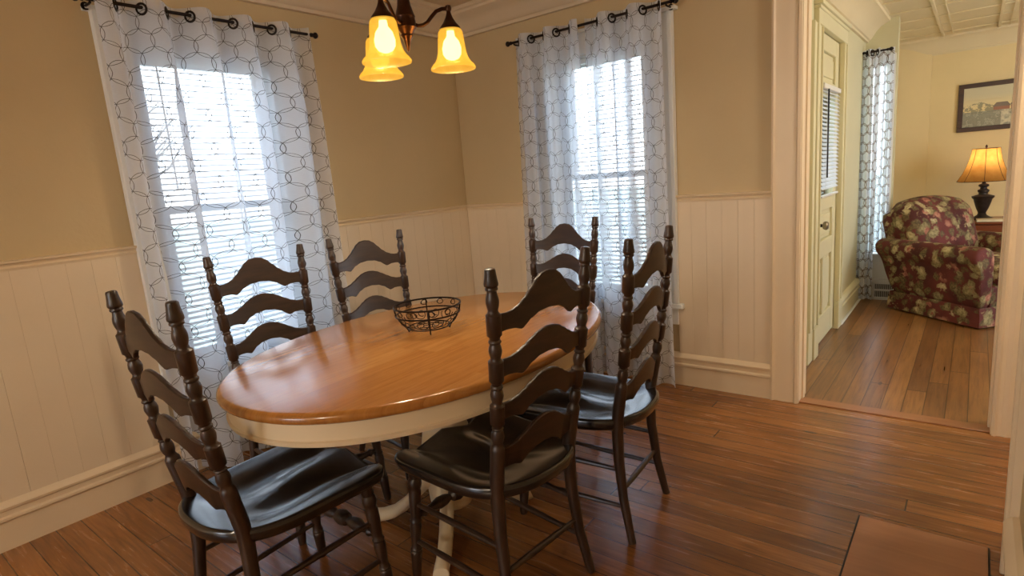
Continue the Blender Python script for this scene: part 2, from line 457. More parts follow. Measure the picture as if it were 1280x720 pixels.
# wainscot boards
def wains(name, segs, axis, wid=0.0905):
    m = MB(); rg_ = random.Random(len(segs) * 7 + len(name))
    for a, b, z0, z1 in segs:
        n = max(1, round((b - a) / wid)); s = (b - a) / n
        for i in range(n):
            q = rg_.choice((.0004, .0002, .0012, .0003)); u0, u1 = a + i * s + q / 2, a + (i + 1) * s - q / 2
            if axis == 'y': m.box(0.0, 0.016, u0, u1, z0, z1)
            else: m.box(u0, u1, -0.016, 0.0, z0, z1)
    return struct(m.build(name, M['wains'], smooth=False, bevel=0.0006, segs=1))
LC0, LC1 = -2.21, -1.27                 # casing outer edges, left window
RC0, RC1 = 0.655, 1.618
wains('trim_1', [(BY, LC0, .17, 1.09), (LC1, -.016, .17, 1.09)], 'y')
wains('trim_2', [(0.016, RC0, .17, 1.09), (RC1, 2.128, .17, 1.09)], 'x')
# chair rails
RAIL = [(0, 1.086), (.018, 1.086), (.022, 1.096), (.016, 1.103), (.020, 1.110), (.034, 1.116), (.036, 1.124), (0, 1.126)]
m = MB(); m.extrude_profile(RAIL, (0, BY, 0), (0, LC0, 0), (1, 0, 0)); m.extrude_profile(RAIL, (0, LC1, 0), (0, 0, 0), (1, 0, 0))
struct(m.build('trim_3', M['trim'], ang=20))
m = MB(); m.extrude_profile(RAIL, (0, 0, 0), (RC0, 0, 0), (0, -1, 0)); m.extrude_profile(RAIL, (RC1, 0, 0), (2.128, 0, 0), (0, -1, 0))
struct(m.build('trim_4', M['trim'], ang=20))
# baseboards
BASE = [(0, 0), (.022, 0), (.022, .118), (.034, .124), (.034, .134), (.026, .140), (.026, .160), (.034, .166), (.036, .176), (.028, .188), (.016, .198), (0, .2)]
m = MB(); m.extrude_profile(BASE, (0, BY, 0), (0, -.02, 0), (1, 0, 0)); struct(m.build('baseboard_left', M['trim'], ang=25))
m = MB(); m.extrude_profile(BASE, (0, 0, 0), (2.128, 0, 0), (0, -1, 0)); struct(m.build('baseboard_back', M['trim'], ang=25))
m = MB(); m.extrude_profile(BASE, (RX, BY, 0), (RX, -1.12, 0), (-1, 0, 0)); struct(m.build('baseboard_right', M['trim'], ang=25))
# crown moulding
CROWN = [(0, 2.265), (.030, 2.265), (.036, 2.282), (.046, 2.286), (.060, 2.30), (.082, 2.335), (.108, 2.36), (.135, 2.372), (.150, 2.384), (.150, 2.398), (.165, 2.404), (.175, 2.42), (0, 2.42)]
m = MB()
m.extrude_profile(CROWN, (0, BY, 0), (0, 0, 0), (1, 0, 0)); m.extrude_profile(CROWN, (0, 0, 0), (RX, 0, 0), (0, -1, 0)); m.extrude_profile(CROWN, (RX, BY, 0), (RX, 0, 0), (-1, 0, 0))
struct(m.build('trim_5', M['ceil'], ang=25))

# doorway casing between the rooms
def casing_profile_v(m, x0, x1, y, z0, z1, sgn):
    """fluted vertical casing board on a y=const wall, facing sgn*y"""
    wdt = x1 - x0
    pr = [(0, 0), (0, .030), (.010, .034), (.018, .026), (.032, .022), (wdt * .5, .026), (wdt - .036, .022), (wdt - .022, .020), (wdt - .014, .030), (wdt, .028), (wdt, 0)]
    a = [Vector((x0 + u, y + sgn * d, z0)) for u, d in pr]; b = [Vector((x0 + u, y + sgn * d, z1)) for u, d in pr]
    m.loft([a, b])
m = MB()
casing_profile_v(m, 2.128, DX0 + .002, 0, 0, DZ + .10, -1)
casing_profile_v(m, DX1 - .002, RX + .06, 0, 0, DZ + .10, -1)
m.box(2.128, RX + .05, -.028, 0, DZ + .004, DZ + .10)
m.box(DX0 - .012, DX0 + .006, -.018, WT + .012, 0, DZ); m.box(DX1 - .006, DX1 + .012, -.018, WT + .012, 0, DZ); m.box(DX0, DX1, -.018, WT + .012, DZ - .006, DZ + .012)
m.box(DX0, DX0 + .014, .05, .09, 0, DZ); m.box(DX1 - .014, DX1, .05, .09, 0, DZ)
struct(m.build('trim_6', M['trim'], ang=25))
# casing at the end of the right-hand wall
m = MB(); m.box(RX - .025, RX + .12, -1.115, -.985, 0, 2.17); m.box(RX - .005, RX + .125, -.99, -.97, 0, 2.17); m.box(RX - .034, RX - .02, -1.115, -1.10, 0, 2.17)
struct(m.build('trim_7', M['trim'], bevel=.004))
# threshold strip
m = MB(); m.box(DX0, DX1, -0.005, .075, 0, .006); struct(m.build('trim_8', M['hatch'], bevel=.003))

# ------------------------------------------------------------------ windows
def make_window(name, W, C0, C1, P):
    """P maps (along, out-of-wall towards the room, z) to the world"""
    a0, a1, z0, z1 = W
    def bx(m, u0, u1, d0, d1, zz0, zz1):
        p = [P(u, d, z) for z in (zz0, zz1) for d in (d0, d1) for u in (u0, u1)]
        m.add(p, [(0, 2, 3, 1), (4, 5, 7, 6), (0, 1, 5, 4), (2, 6, 7, 3), (0, 4, 6, 2), (1, 3, 7, 5)])
    root = empty(name, P((a0 + a1) / 2, 0, z0)); struct(root)
    inv = Matrix.Translation(root.location).inverted()
    def fin(m, nm, mat, **k):
        m.v = [tuple(Vector(p) - root.location) for p in m.v]
        return m.build(nm, mat, root, **k)
    m = MB()
    bx(m, C0, a0, 0, .026, z0 - .02, z1 + .12); bx(m, a1, C1, 0, .026, z0 - .02, z1 + .12); bx(m, C0, C1, 0, .027, z1, z1 + .12)
    bx(m, C0 - .006, C0 + .020, 0, .040, z0 - .02, z1 + .13); bx(m, C1 - .020, C1 + .006, 0, .040, z0 - .02, z1 + .13)
    bx(m, a0 - .022, a0 - .004, 0, .034, z0, z1 + .01); bx(m, a1 + .004, a1 + .022, 0, .034, z0, z1 + .01)
    bx(m, C0 - .03, C1 + .03, 0, .045, z1 + .12, z1 + .14)
    bx(m, C0, C1, 0, .022, z0 - .13, z0 - .03)
    fin(m, 'window_casing', M['white'], bevel=.004)
    m = MB(); bx(m, C0 - .035, C1 + .035, -.06, .048, z0 - .03, z0)
    fin(m, 'window_stool', M['white'], bevel=.006)
    m = MB(); zm = 1.262
    bx(m, a0, a0 + .022, -WT, -.002, z0, z1); bx(m, a1 - .022, a1, -WT, -.002, z0, z1); bx(m, a0, a1, -WT, -.002, z1 - .012, z1)
    fin(m, 'jamb', M['white'])
    for nm, d, za, zb in (('lower_sash', -.075, z0, zm + .018), ('upper_sash', -.112, zm - .018, z1 - .012)):
        m = MB(); s = .042; u0, u1 = a0 + .022, a1 - .022
        bx(m, u0, u0 + s, d - .03, d, za, zb); bx(m, u1 - s, u1, d - .03, d, za, zb)
        bx(m, u0 + s, u1 - s, d - .03, d, za, za + (.07 if 'low' in nm else .036)); bx(m, u0 + s, u1 - s, d - .03, d, zb - .036, zb)
        so = fin(m, nm, M['white'], bevel=.003)
        m = MB(); bx(m, u0 + s, u1 - s, d - .018, d - .014, za + .03, zb - .03)
        m.v = [tuple(Vector(p) - root.location) for p in m.v]
        m.build('window_pane', M['glass'], so, smooth=False)
    return root
make_window('window_1', LW, LC0, LC1, lambda u, d, z: Vector((d, u, z)))
make_window('window_2', RW, RC0, RC1, lambda u, d, z: Vector((u, -d, z)))

def make_blind(label, P, u0, u1, zt, zb, tilt, d0, pitch=.027, sw=.027, group='horizontal window blinds', wand=True, nm='window_blind'):
    root = empty(nm, P((u0 + u1) / 2, d0, zt))
    def bx(m, a0, a1, c0, c1, q0, q1):
        p = [P(u, d, z) - root.location for z in (q0, q1) for d in (c0, c1) for u in (a0, a1)]
        m.add(p, [(0, 2, 3, 1), (4, 5, 7, 6), (0, 1, 5, 4), (2, 6, 7, 3), (0, 4, 6, 2), (1, 3, 7, 5)])
    m = MB(); bx(m, u0, u1, d0 - .014, d0 + .014, zt - .03, zt); m.build('headrail', M['white'], root, bevel=.003)
    m = MB(); n = int((zt - .04 - zb) / pitch)
    ct, st = math.cos(tilt) * sw / 2, math.sin(tilt) * sw / 2
    for i in range(n):
        z = zt - .045 - i * pitch
        prof = [(-ct, st), (0, .0022), (ct, -st), (ct, -st - .0008), (0, .0014), (-ct, st - .0008)]
        r0 = [P(u0 + .004, d0 + a, z + b) - root.location for a, b in prof]; r1 = [P(u1 - .004, d0 + a, z + b) - root.location for a, b in prof]
        m.loft([r0, r1])
    m.build('slats', M['blind'], root, smooth=False)
    m = MB(); bx(m, u0 + .002, u1 - .002, d0 - .012, d0 + .012, zb - .016, zb - .002); m.build('bottom_rail', M['white'], root, bevel=.003)
    m = MB()
    for f in (.16, .84):
        u = u0 + (u1 - u0) * f
        for dd in (-.0135, .0135): bx(m, u - .0008, u + .0008, d0 + dd - .0006, d0 + dd + .0006, zb, zt - .03)
    m.build('ladder_cord', M['white'], root, smooth=False)
    if wand:
        m = MB(); q = P(u0 + .07, d0 + .022, 0) - root.location
        m.tube([(q.x, q.y, -.03), (q.x, q.y, -.62)], .004, 6); m.build('tilt_wand', M['white'], root)
    tag(root, label, 'blind', group)
    return root
make_blind('white slatted blind in the window on the left wall, behind the left sheer curtains', lambda u, d, z: Vector((d, u, z)), LW[0] + .026, LW[1] - .026, LW[3] - .014, LW[2] + .02, math.radians(17), -.040)
make_blind('white slatted blind in the window of the corner wall, behind the far dining chair', lambda u, d, z: Vector((u, -d, z)), RW[0] + .026, RW[1] - .026, RW[3] - .014, RW[2] + .02, math.radians(15), -.040)

# ------------------------------------------------------------------ curtains
def make_curtain(P, u0, u1, d0, zt, zb, lam, ph, amp, label, group, mat='sheer', rod_z=None, seed=1, grom=True, nz=30, flare=0.0, lap=.23):
    """P(u,d,z): along wall, off wall, height."""
    rnd = random.Random(seed)
    k1, k2, k3 = (rnd.uniform(0, 6) for _ in range(3))
    root = empty('sheer_curtain', P((u0 + u1) / 2, d0, zb))
    nu = int((u1 - u0) / lam * 28)
    def pos(i, j):
        u = u0 + (u1 - u0) * i / nu; s = j / nz; z = zt + (zb - zt) * s
        A = amp * (1 + 0.35 * s * math.sin(u * 9 + k1)) * (1 + .12 * (math.cos(s * 3 + k2) - math.cos(k2)))
        th = 2 * PI * (u - ph) / lam + 0.55 * s * math.sin(u * 6.5 + k3)
        d = d0 + A * math.sin(th) + A * .30 * min(1, s * 4) * math.sin(2 * th + k1 * .3) + 0.006 * s * math.sin(3.1 * th + k1)
        uc = u + lap * lam * min(1, s * 5, (u - u0) / .09, (u1 - u) / .09) * (1 + .35 * math.sin(u * 11 + k3)) * math.sin(th)
        um = (u0 + u1) / 2
        uc += flare * s * (u - um) / (u1 - u0)
        return P(uc, d, z)
    vs = [pos(i, j) - root.location for j in range(nz + 1) for i in range(nu + 1)]
    fs = [(j * (nu + 1) + i, j * (nu + 1) + i + 1, (j + 1) * (nu + 1) + i + 1, (j + 1) * (nu + 1) + i) for j in range(nz) for i in range(nu)]
    m = MB(); m.add(vs, fs)
    o = m.build('curtain_fabric', M[mat], root, fix=False, ang=180)
    # uv in metres of cloth
    me = o.data; uvl = me.uv_layers.new(name='cloth'); L = [0.0]
    for i in range(1, nu + 1): L.append(L[-1] + (vs[i] - vs[i - 1]).length)
    off = rnd.uniform(0, .5)
    for lp in me.loops:
        j, i = divmod(lp.vertex_index, nu + 1)
        uvl.data[lp.index].uv = (L[i] + off, (zt - zb) * (1 - j / nz))
    if grom:
        rz = rod_z
        k = math.ceil((u0 - ph) / (lam / 2) + .15)
        while ph + k * lam / 2 < u1 - .01:
            u = ph + k * lam / 2; sl = 2 * PI * amp / lam * (1 if k % 2 == 0 else -1)
            tn = (P(1, sl, 0) - P(0, 0, 0)).normalized(); c = P(u, d0, rz - .006) - root.location
            m = MB(); path = []
            for q in range(20):
                a = 2 * PI * q / 20
                path.append(c + tn * .022 * math.cos(a) + Vector((0, 0, 1)) * .022 * math.sin(a))
            m.tube(path, .0052, 8, closed=True); m.build('grommet', M['rod'], root)
            k += 1
    tag(root, label, 'curtain', group)
    return root

def make_rod(P, u0, u1, d0, z, label, brack, group='black curtain rods'):
    root = empty('curtain_rod', P((u0 + u1) / 2, d0, z))
    o = root.location
    m = MB(); m.tube([P(u0, d0, z) - o, P(u1, d0, z) - o], .0075, 12); m.build('rod', M['rod'], root)
    for u, s in ((u0, -1), (u1, 1)):
        m = MB(); pts = [(-.004, .011), (.004, .011), (.006, .007), (.010, .009), (.018, .0155), (.026, .0165), (.034, .012), (.040, .004)]
        m.tube([P(u + s * a, d0, z) - o for a, _ in pts], [r for _, r in pts], 14); m.build('finial', M['rod'], root)
    for u in brack:
        m = MB(); m.tube([P(u, .041, z - .012) - o, P(u, d0 - .012, z - .014) - o, P(u, d0 + .002, z - .011) - o], .005, 8)
        m.tube([P(u, .038, z - .012) - o, P(u, .044, z - .012) - o], .016, 12); m.build('bracket', M['rod'], root)
    tag(root, label, 'curtain rod', group)
    return root
PL = lambda u, d, z: Vector((d, u, z))
PB = lambda u, d, z: Vector((u, -d, z))
make_rod(PL, -2.262, -1.215, .100, 2.128, 'black curtain rod with ball ends above the left wall window', (-2.235, -1.235))
make_rod(PB, 0.590, 1.652, .100, 2.128, 'black curtain rod with ball ends above the corner wall window', (.615, 1.625))
G = 'sheer ring-patterned curtain panels'
make_curtain(PL, -2.228, -1.735, .100, 2.160, .012, .200, -2.045, .046, 'left sheer ring-patterned curtain panel on the left wall window', G, rod_z=2.128, seed=3, flare=.03)
make_curtain(PL, -1.725, -1.236, .100, 2.160, .012, .200, -2.045, .046, 'right sheer ring-patterned curtain panel on the left wall window', G, rod_z=2.128, seed=5, flare=.06)
make_curtain(PB, 0.598, 1.098, .100, 2.160, .012, .186, 0.655, .044, 'left sheer ring-patterned curtain panel on the corner wall window, behind the far chair', G, rod_z=2.128, seed=8, flare=.085)
make_curtain(PB, 1.126, 1.608, .100, 2.160, .012, .186, 0.655, .044, 'right sheer ring-patterned curtain panel on the corner wall window, near the doorway', G, rod_z=2.128, seed=9, flare=.04)

# ------------------------------------------------------------------ outdoors
m = MB(); m.box(-60, 2.0, -40, 60, -0.75, -0.7)
struct(m.build('ground', simple('dry_winter_lawn', rgb(205, 204, 184), 0.9, 0, .10, .4, .3)), 'pale winter lawn outside the windows')
m = MB(); m.box(-.3, 2.0, .25, 2.3, -.22, -.14); struct(m.build('porch_deck', simple('grey_porch_boards', rgb(150, 150, 150), .7)), 'grey porch floor outside the corner window')
root = empty('porch_railing', (.9, 2.2, -.02))
m = MB(); m.box(-1.2, 1.1, -.03, .03, .82, .87); m.build('top_rail', M['white'], root, bevel=.004)
m = MB(); m.box(-1.2, 1.1, -.025, .025, .10, .15); m.build('bottom_rail', M['white'], root, bevel=.004)
for i in range(21):
    m = MB(); x = -1.15 + i * .11; m.box(x - .018, x + .018, -.018, .018, .15, .82); m.build('baluster', M['white'], root, smooth=False)
for x in (-1.22, 1.12):
    m = MB(); m.box(x - .05, x + .05, -.05, .05, 0, 1.0); m.lathe([(.06, 1.0), (.06, 1.03), (.045, 1.04), (.05, 1.07), (.0, 1.11)], (x, 0, 0), 12); m.build('post', M['white'], root)
tag(root, 'white porch railing with thin balusters outside the corner window', 'railing')
bark = simple('grey_bark', rgb(92, 82, 74), .9, 0, .2, 10)
def bare_tree(x, y, h, seed, label):
    rnd = random.Random(seed); root = empty('bare_tree', (x, y, -.7)); m = MB(); b = MB()
    m.tube([(0, 0, 0), (.05, .03, h * .3), (-.04, .05, h * .6), (.02, 0, h)], [h * .035, h * .026, h * .017, h * .006], 8)
    for i in range(60):
        z = h * rnd.uniform(.25, .92); a = rnd.uniform(0, 2 * PI); L = (h - z) * rnd.uniform(.35, .7) + .3
        p0 = Vector((0, 0, z)); p1 = p0 + Vector((math.cos(a) * L * .6, math.sin(a) * L * .6, L * .35)); p2 = p0 + Vector((math.cos(a + .3) * L, math.sin(a + .3) * L, L * .8))
        b.tube([p0, p1, p2], [h * .009, h * .006, h * .002], 5)
        for j in range(3):
            aa = a + rnd.uniform(-1, 1); q = p1.lerp(p2, rnd.random()); b.tube([q, q + Vector((math.cos(aa), math.sin(aa), .7)) * L * .35], [h * .003, h * .001], 4)
    m.build('trunk', bark, root); b.build('branches', bark, root)
    tag(root, label, 'tree', 'bare trees outside the windows')
bare_tree(-19.5, 4.5, 6.0, 1, 'bare leafless tree outside the left window, seen at its left side')
bare_tree(-23, 14.5, 7.0, 2, 'bare leafless tree outside the left window, seen at its right side')
bare_tree(-5.5, 21.0, 6.0, 4, 'bare leafless tree beyond the porch railing outside the corner window')
# ------------------------------------------------------------------ dining table
TC = (1.444, -1.797)
table = empty('dining_table', (TC[0], TC[1], 0), math.radians(3.1))
tag(table, 'oval dining table with honey oak top and cream painted pedestal base', 'table')
def oval(a, b, z, n=96, e=2.12):
    r = []
    for k in range(n):
        t = 2 * PI * k / n; c, s = math.cos(t), math.sin(t)
        r.append(Vector((a * math.copysign(abs(c) ** (2 / e), c), b * math.copysign(abs(s) ** (2 / e), s), z)))
    return r
ta, tb = .528, .755
m = MB()
m.loft([oval(ta - .03, tb - .03, .728), oval(ta - .010, tb - .010, .728), oval(ta - .001, tb - .001, .734), oval(ta + .002, tb + .002, .742), oval(ta, tb, .751), oval(ta - .006, tb - .006, .758), oval(ta - .013, tb - .013, .760)])
m.build('tabletop', M['oak'], table, ang=50)
m = MB()
m.loft([oval(ta - .045, tb - .045, .664), oval(ta - .018, tb - .018, .664), oval(ta - .015, tb - .015, .676), oval(ta - .021, tb - .021, .679), oval(ta - .021, tb - .021, .727), oval(ta - .06, tb - .06, .727)])
m.build('apron', M['cream'], table, ang=40)
m = MB()
m.lathe([(.070, .10), (.085, .12), (.088, .16), (.074, .19), (.068, .21), (.080, .25), (.094, .30), (.096, .34), (.088, .39), (.076, .43), (.068, .47), (.072, .49), (.085, .505), (.085, .52), (.072, .535), (.082, .56), (.13, .60), (.16, .64), (.16, .66)], n=32)
m.box(-.30, .30, -.05, .05, .655, .727); m.box(-.05, .05, -.45, .45, .655, .727)
m.build('pedestal', M['cream'], table)
for a, kr in ((-55, .82), (65, .84), (130, .86), (208, .90)):
    d = math.radians(a - 3.1); m = MB(); pts = [(.07, .20, .040), (.11, .185, .040), (.16, .135, .034), (.21, .085, .030), (.27, .048, .027), (.32, .034, .026), (.365, .028, .027), (.385, .022, .020), (.39, .016, .010)]
    rings = []
    for r, z, h in pts:
        r *= kr
        c = Vector((r * math.cos(d), r * math.sin(d), z)); sd = Vector((-math.sin(d), math.cos(d), 0))
        w_ = .026 if r < .3 else .028
        rings.append([c + sd * w_ * math.cos(q) + Vector((0, 0, 1)) * h * math.sin(q) for q in [PI / 4 + i * PI / 8 for i in range(16)]])
    for rg in rings:
        for p in rg: p.z = max(p.z, 0.001)
    m.loft(rings); m.build('leg', M['cream'], table)

# ------------------------------------------------------------------ chairs
a0_, a1_, b1_, b2_ = .162, .056, .203, -.118
HT = 1.075
def post_ab(z):
    if z > .45: return a0_ + a1_ * (z - .45), b1_ * (z - .45) + b2_ * (z - .45) ** 2
    t = z / .45
    L0 = (1 - t) * (1 - 2 * t); L1 = 4 * t * (1 - t); L2 = t * (2 * t - 1)
    return L0 * .184 + L1 * .167 + L2 * a0_, L0 * .045 + L1 * .004 + L2 * 0.0
SL = [(.954, .905, .088), (.830, .780, .057), (.704, .656, .057), (.568, .502, .055)]
prof = [(0, .0135), (.02, .0145), (.15, .0165), (.30, .019), (.40, .0205), (.46, .0208), (.57, .0205), (.578, .0195), (.582, .0165), (.590, .0135), (.598, .0165), (.612, .0185), (.624, .0165), (.632, .0135), (.636, .0165), (.640, .0135)]
for zt in (.708, .834, .960):
    zb = zt - .062
    prof += [(zb - .001, .0150), (zb + .004, .0200), (zt - .004, .0205), (zt + .001, .0150)]
    if zt < .95:
        prof += [(zt + .006, .0135), (zt + .016, .0165), (zt + .026, .0182), (zt + .036, .0165), (zt + .044, .0135), (zt + .048, .0168), (zt + .052, .0168), (zt + .056, .0135)]
prof += [(.968, .0130), (.978, .0160), (.990, .0178), (1.000, .0165), (1.010, .0135), (1.018, .0125), (1.021, .0165), (1.025, .0165), (1.028, .0150), (1.032, .0185), (1.037, .0188), (1.050, .0165), (1.062, .0148), (1.070, .0142), (1.074, .0125), (1.0755, .008)]
prof = sorted(prof)
chair0 = empty('dining_chair', (0, 0, 0))
for s in (-1, 1):
    m = MB()
    m.tube([(s * post_ab(z)[0], -post_ab(z)[1], z) for z, r in prof], [r for z, r in prof], 14)
    m.build('back_post', M['chair'], chair0, ang=45)
top1 = [(0, 0), (.14, .0), (.24, .003), (.36, .012), (.50, .030), (.62, .052), (.74, .073), (.86, .085), (1, .088)]
top2 = [(0, 0), (.16, .001), (.30, .008), (.45, .021), (.60, .036), (.75, .049), (.88, .055), (1, .057)]
bot = [(0, 0), (.15, .004), (.28, .003), (.37, -.002), (.42, -.005), (.46, .001), (.60, .018), (.78, .030), (1, .034)]
for i, (u, l, pk) in enumerate(SL):
    m = MB(); n = 60; th = .0065
    zc = (u + l) / 2; ha = post_ab(zc)[0] - .012
    F = []; B = []
    rings = []
    for k in range(n + 1):
        x = -ha + 2 * ha * k / n; q = 1 - abs(x) / ha
        zt = u + lerp_tab(top1 if i == 0 else top2, q); zb = l + lerp_tab(bot, q)
        bow = .022 * (1 - (x / ha) ** 2)
        def pt(z, d): return Vector((x, -post_ab(z)[1] - bow + d, z))
        rings.append([pt(zb, -th + .002), pt(zb + .002, -th), pt(zt - .003, -th), pt(zt, -th + .003), pt(zt, th - .003), pt(zt - .003, th), pt(zb + .002, th), pt(zb, th - .002)])
    m.loft(rings); m.build('slat', M['slat'], chair0, ang=40)
# saddle seat
def seat_outline(t):
    c, s = math.cos(t), math.sin(t)
    cx, cy = 0, .175
    if s >= 0: ex, ay = 7.0, .262
    else: ex, ay = 2.6, .245
    x = math.copysign(abs(c) ** (2 / ex), c); y = math.copysign(abs(s) ** (2 / ex), s)
    Y = cy + y * ay
    Xw = .216 + .022 * max(0, min(1, (Y + .05) / .47))
    return x * Xw, Y
def seat_top(x, y):
    g = lambda v, m_, sg: math.exp(-((v - m_) / sg) ** 2)
    z = .453
    front = max(0, min(1, (y - .08) / .30))
    z -= .034 * (g(x, .095, .062) + g(x, -.095, .062)) * (0.55 + .45 * front) * max(0, min(1, (y + .02) / .12))
    z -= .024 * g(x, 0, .13) * g(y, .13, .11)
    z += .006 * g(x, 0, .035) * front
    z += .006 * g(y, -.06, .05)
    return z
nt_ = 72
rings = []
for f in (0.02, .12, .24, .36, .48, .60, .72, .82, .90, .95, .98):
    rg = []
    for k in range(nt_):
        x, y = seat_outline(2 * PI * k / nt_); x *= f; y = .175 + (y - .175) * f
        rg.append(Vector((x, y, seat_top(x, y))))
    rings.append(rg)
for f, dz in ((.998, .006), (1.003, .014), (1.0, .026), (.985, .036), (.95, .042), (.6, .043), (.02, .043)):
    rg = []
    for k in range(nt_):
        x, y = seat_outline(2 * PI * k / nt_); xx = x * f; yy = .175 + (y - .175) * f
        zt = seat_top(x * .98, .175 + (y - .175) * .98)
        rg.append(Vector((xx, yy, zt - dz if f > .7 else .408)))
    rings.append(rg)
m = MB(); m.loft(rings); m.build('seat', M['seat'], chair0, ang=60)
# front legs
lp = [(0, .0125), (.01, .0145), (.05, .0165), (.09, .019), (.10, .0195), (.104, .016), (.110, .0195), (.114, .016), (.13, .0145), (.16, .0175), (.19, .0195), (.205, .0165), (.209, .0195), (.213, .0195), (.217, .016), (.23, .0165), (.28, .020), (.315, .0205), (.325, .0175), (.332, .021), (.345, .0235), (.358, .021), (.364, .0175), (.372, .0205), (.395, .0185), (.42, .0165)]
for s in (-1, 1):
    m = MB(); m.tube([(s * (.192 - .020 * z / .42), .400 - .030 * z / .42, z) for z, r in lp], [r for z, r in lp], 14)
    m.build('front_leg', M['chair'], chair0, ang=45)
for s in (-1, 1):
    for z in (.128, .262):
        x0, b = post_ab(z); m = MB()
        P0 = Vector((s * x0, -b, z)); P1 = Vector((s * (.192 - .020 * z / .42), .400 - .030 * z / .42, z + .012))
        m.tube([P0.lerp(P1, t) for t in (0, .2, .5, .8, 1)], [.0075, .009, .0105, .009, .0075], 10); m.build('side_stretcher', M['chair'], chair0)
a, b = post_ab(.185); m = MB(); m.tube([(-a, -b, .185), (-a * .4, -b, .185), (a * .4, -b, .185), (a, -b, .185)], [.007, .010, .010, .007], 10); m.build('rear_stretcher', M['chair'], chair0)
m = MB(); z = .225; sx = .192 - .020 * z / .42; sy = .400 - .030 * z / .42
tp = [(-1, .009), (-.86, .011), (-.80, .017), (-.75, .011), (-.62, .013), (-.45, .021), (-.30, .019), (-.18, .011), (-.13, .021), (0, .026), (.13, .021), (.18, .011), (.30, .019), (.45, .021), (.62, .013), (.75, .011), (.80, .017), (.86, .011), (1, .009)]
m.tube([(sx * t, sy, z) for t, r in tp], [r for t, r in tp], 14); m.build('front_stretcher', M['chair'], chair0)
poses = [
 (1.345, -2.598, -0.7, 'dark ladder-back dining chair at the near left end of the table'),
 (1.960, -1.936, 84.8, 'dark ladder-back dining chair in front centre, its back hiding part of the oak tabletop'),
 (2.007, -1.374, 95.1, 'dark ladder-back dining chair on the right side of the table, nearest the doorway'),
 (1.290, -0.780, 179.7, 'dark ladder-back dining chair at the far end of the table before the corner window'),
 (0.649, -1.397, -98.9, 'dark ladder-back dining chair against the wainscot in the corner, behind the wire bowl'),
 (0.648, -1.966, -95.6, 'dark ladder-back dining chair on the far side of the table before the left wall window'),
]
for i, (x, y, a, lab) in enumerate(poses):
    o = chair0 if i == 0 else copy_tree(chair0)
    o.location = (x, y, 0); o.rotation_euler = (0, 0, math.radians(a)); tag(o, lab, 'chair', 'ladder-back chairs around the dining table')

# ------------------------------------------------------------------ wire bowl
bowl = empty('wire_bowl', (1.386, -1.772, .7602), .35)
tag(bowl, 'black scrolled wire fruit bowl standing on the oak tabletop', 'bowl')
def circ(r, z, n=48, ry=None): return [Vector((r * math.cos(2 * PI * k / n), (ry or r) * math.sin(2 * PI * k / n), z)) for k in range(n)]
m = MB(); m.tube(circ(.122, .098), .0034, 8, closed=True); m.build('rim', M['iron'], bowl)
m = MB(); m.tube(circ(.117, .066), .0030, 8, closed=True); m.build('hoop', M['iron'], bowl)
m = MB(); m.tube(circ(.078, .018), .0022, 8, closed=True); m.tube(circ(.050, .016), .0016, 6, closed=True); m.tube(circ(.022, .016), .0016, 6, closed=True)
for k in range(5):
    a = 2 * PI * k / 5; c = Vector((.063 * math.cos(a), .063 * math.sin(a), .017)); m.tube([c + v * .14 for v in circ(.1, 0, 16)], .0014, 6, closed=True)
m.build('base_ring', M['iron'], bowl)
for k in range(4):
    a = 2 * PI * k / 4 + .5; d = Vector((math.cos(a), math.sin(a), 0)); m = MB()
    m.tube([d * .120 + Vector((0, 0, .097)), d * .117 + Vector((0, 0, .066)), d * .100 + Vector((0, 0, .040)), d * .080 + Vector((0, 0, .016)), d * .074 + Vector((0, 0, .003)), d * .070 + Vector((0, 0, .010))], .0027, 8)
    m.build('rib', M['iron'], bowl)
def rad_at(z): return lerp_tab([(.018, .079), (.04, .101), (.066, .118), (.098, .122)], z)
for k in range(12):
    m = MB(); a0 = 2 * PI * k / 12; 
    zc = .083; path = []
    for q in range(25):
        t = q / 24; ang = -PI * .15 + t * PI * 2.6; rr = .016 * (1 - .62 * t)
        du = rr * math.cos(ang); dz = rr * math.sin(ang) * .8
        R_ = rad_at(zc + dz); aa = a0 + (du + .012 * t) / R_; path.append(Vector((R_ * math.cos(aa), R_ * math.sin(aa), zc + dz)))
    m.tube(path, .0016, 6)
    path = []
    for q in range(25):
        t = q / 24; ang = PI * .1 - t * PI * 2.7; rr = .022 * (1 - .6 * t)
        du = rr * math.cos(ang); dz = rr * math.sin(ang) * .85; zc = .043
        R_ = rad_at(zc + dz); aa = a0 + PI / 12 + (du - .010 * t) / R_; path.append(Vector((R_ * math.cos(aa), R_ * math.sin(aa), zc + dz)))
    m.tube(path, .0016, 6); m.build('scroll', M['iron'], bowl)

# ------------------------------------------------------------------ chandelier
CX, CY = 1.464, -1.807
ch = empty('chandelier', (CX, CY, HC)); tag(ch, 'bronze three-arm chandelier with lit amber glass bell shades over the table', 'chandelier')
def zz(z): return z - HC
m = MB(); m.lathe([(.0, 0), (.062, 0), (.062, -.006), (.050, -.020), (.020, -.030), (.012, -.04)], n=28); m.build('ceiling_canopy', M['bronze'], ch)
m = MB(); m.lathe([(.006, zz(2.385)), (.006, zz(2.10)), (.010, zz(2.09)), (.012, zz(2.06)), (.009, zz(2.03)), (.012, zz(1.97)), (.017, zz(1.90)), (.022, zz(1.862)), (.029, zz(1.838)), (.033, zz(1.828)), (.031, zz(1.822)), (.033, zz(1.812)), (.032, zz(1.800)), (.034, zz(1.794)), (.027, zz(1.786)), (.019, zz(1.774)), (.020, zz(1.768)), (.013, zz(1.758)), (.010, zz(1.745)), (.007, zz(1.735)), (.004, zz(1.724)), (.0, zz(1.720))], n=28)
m.build('centre_column', M['bronze'], ch)
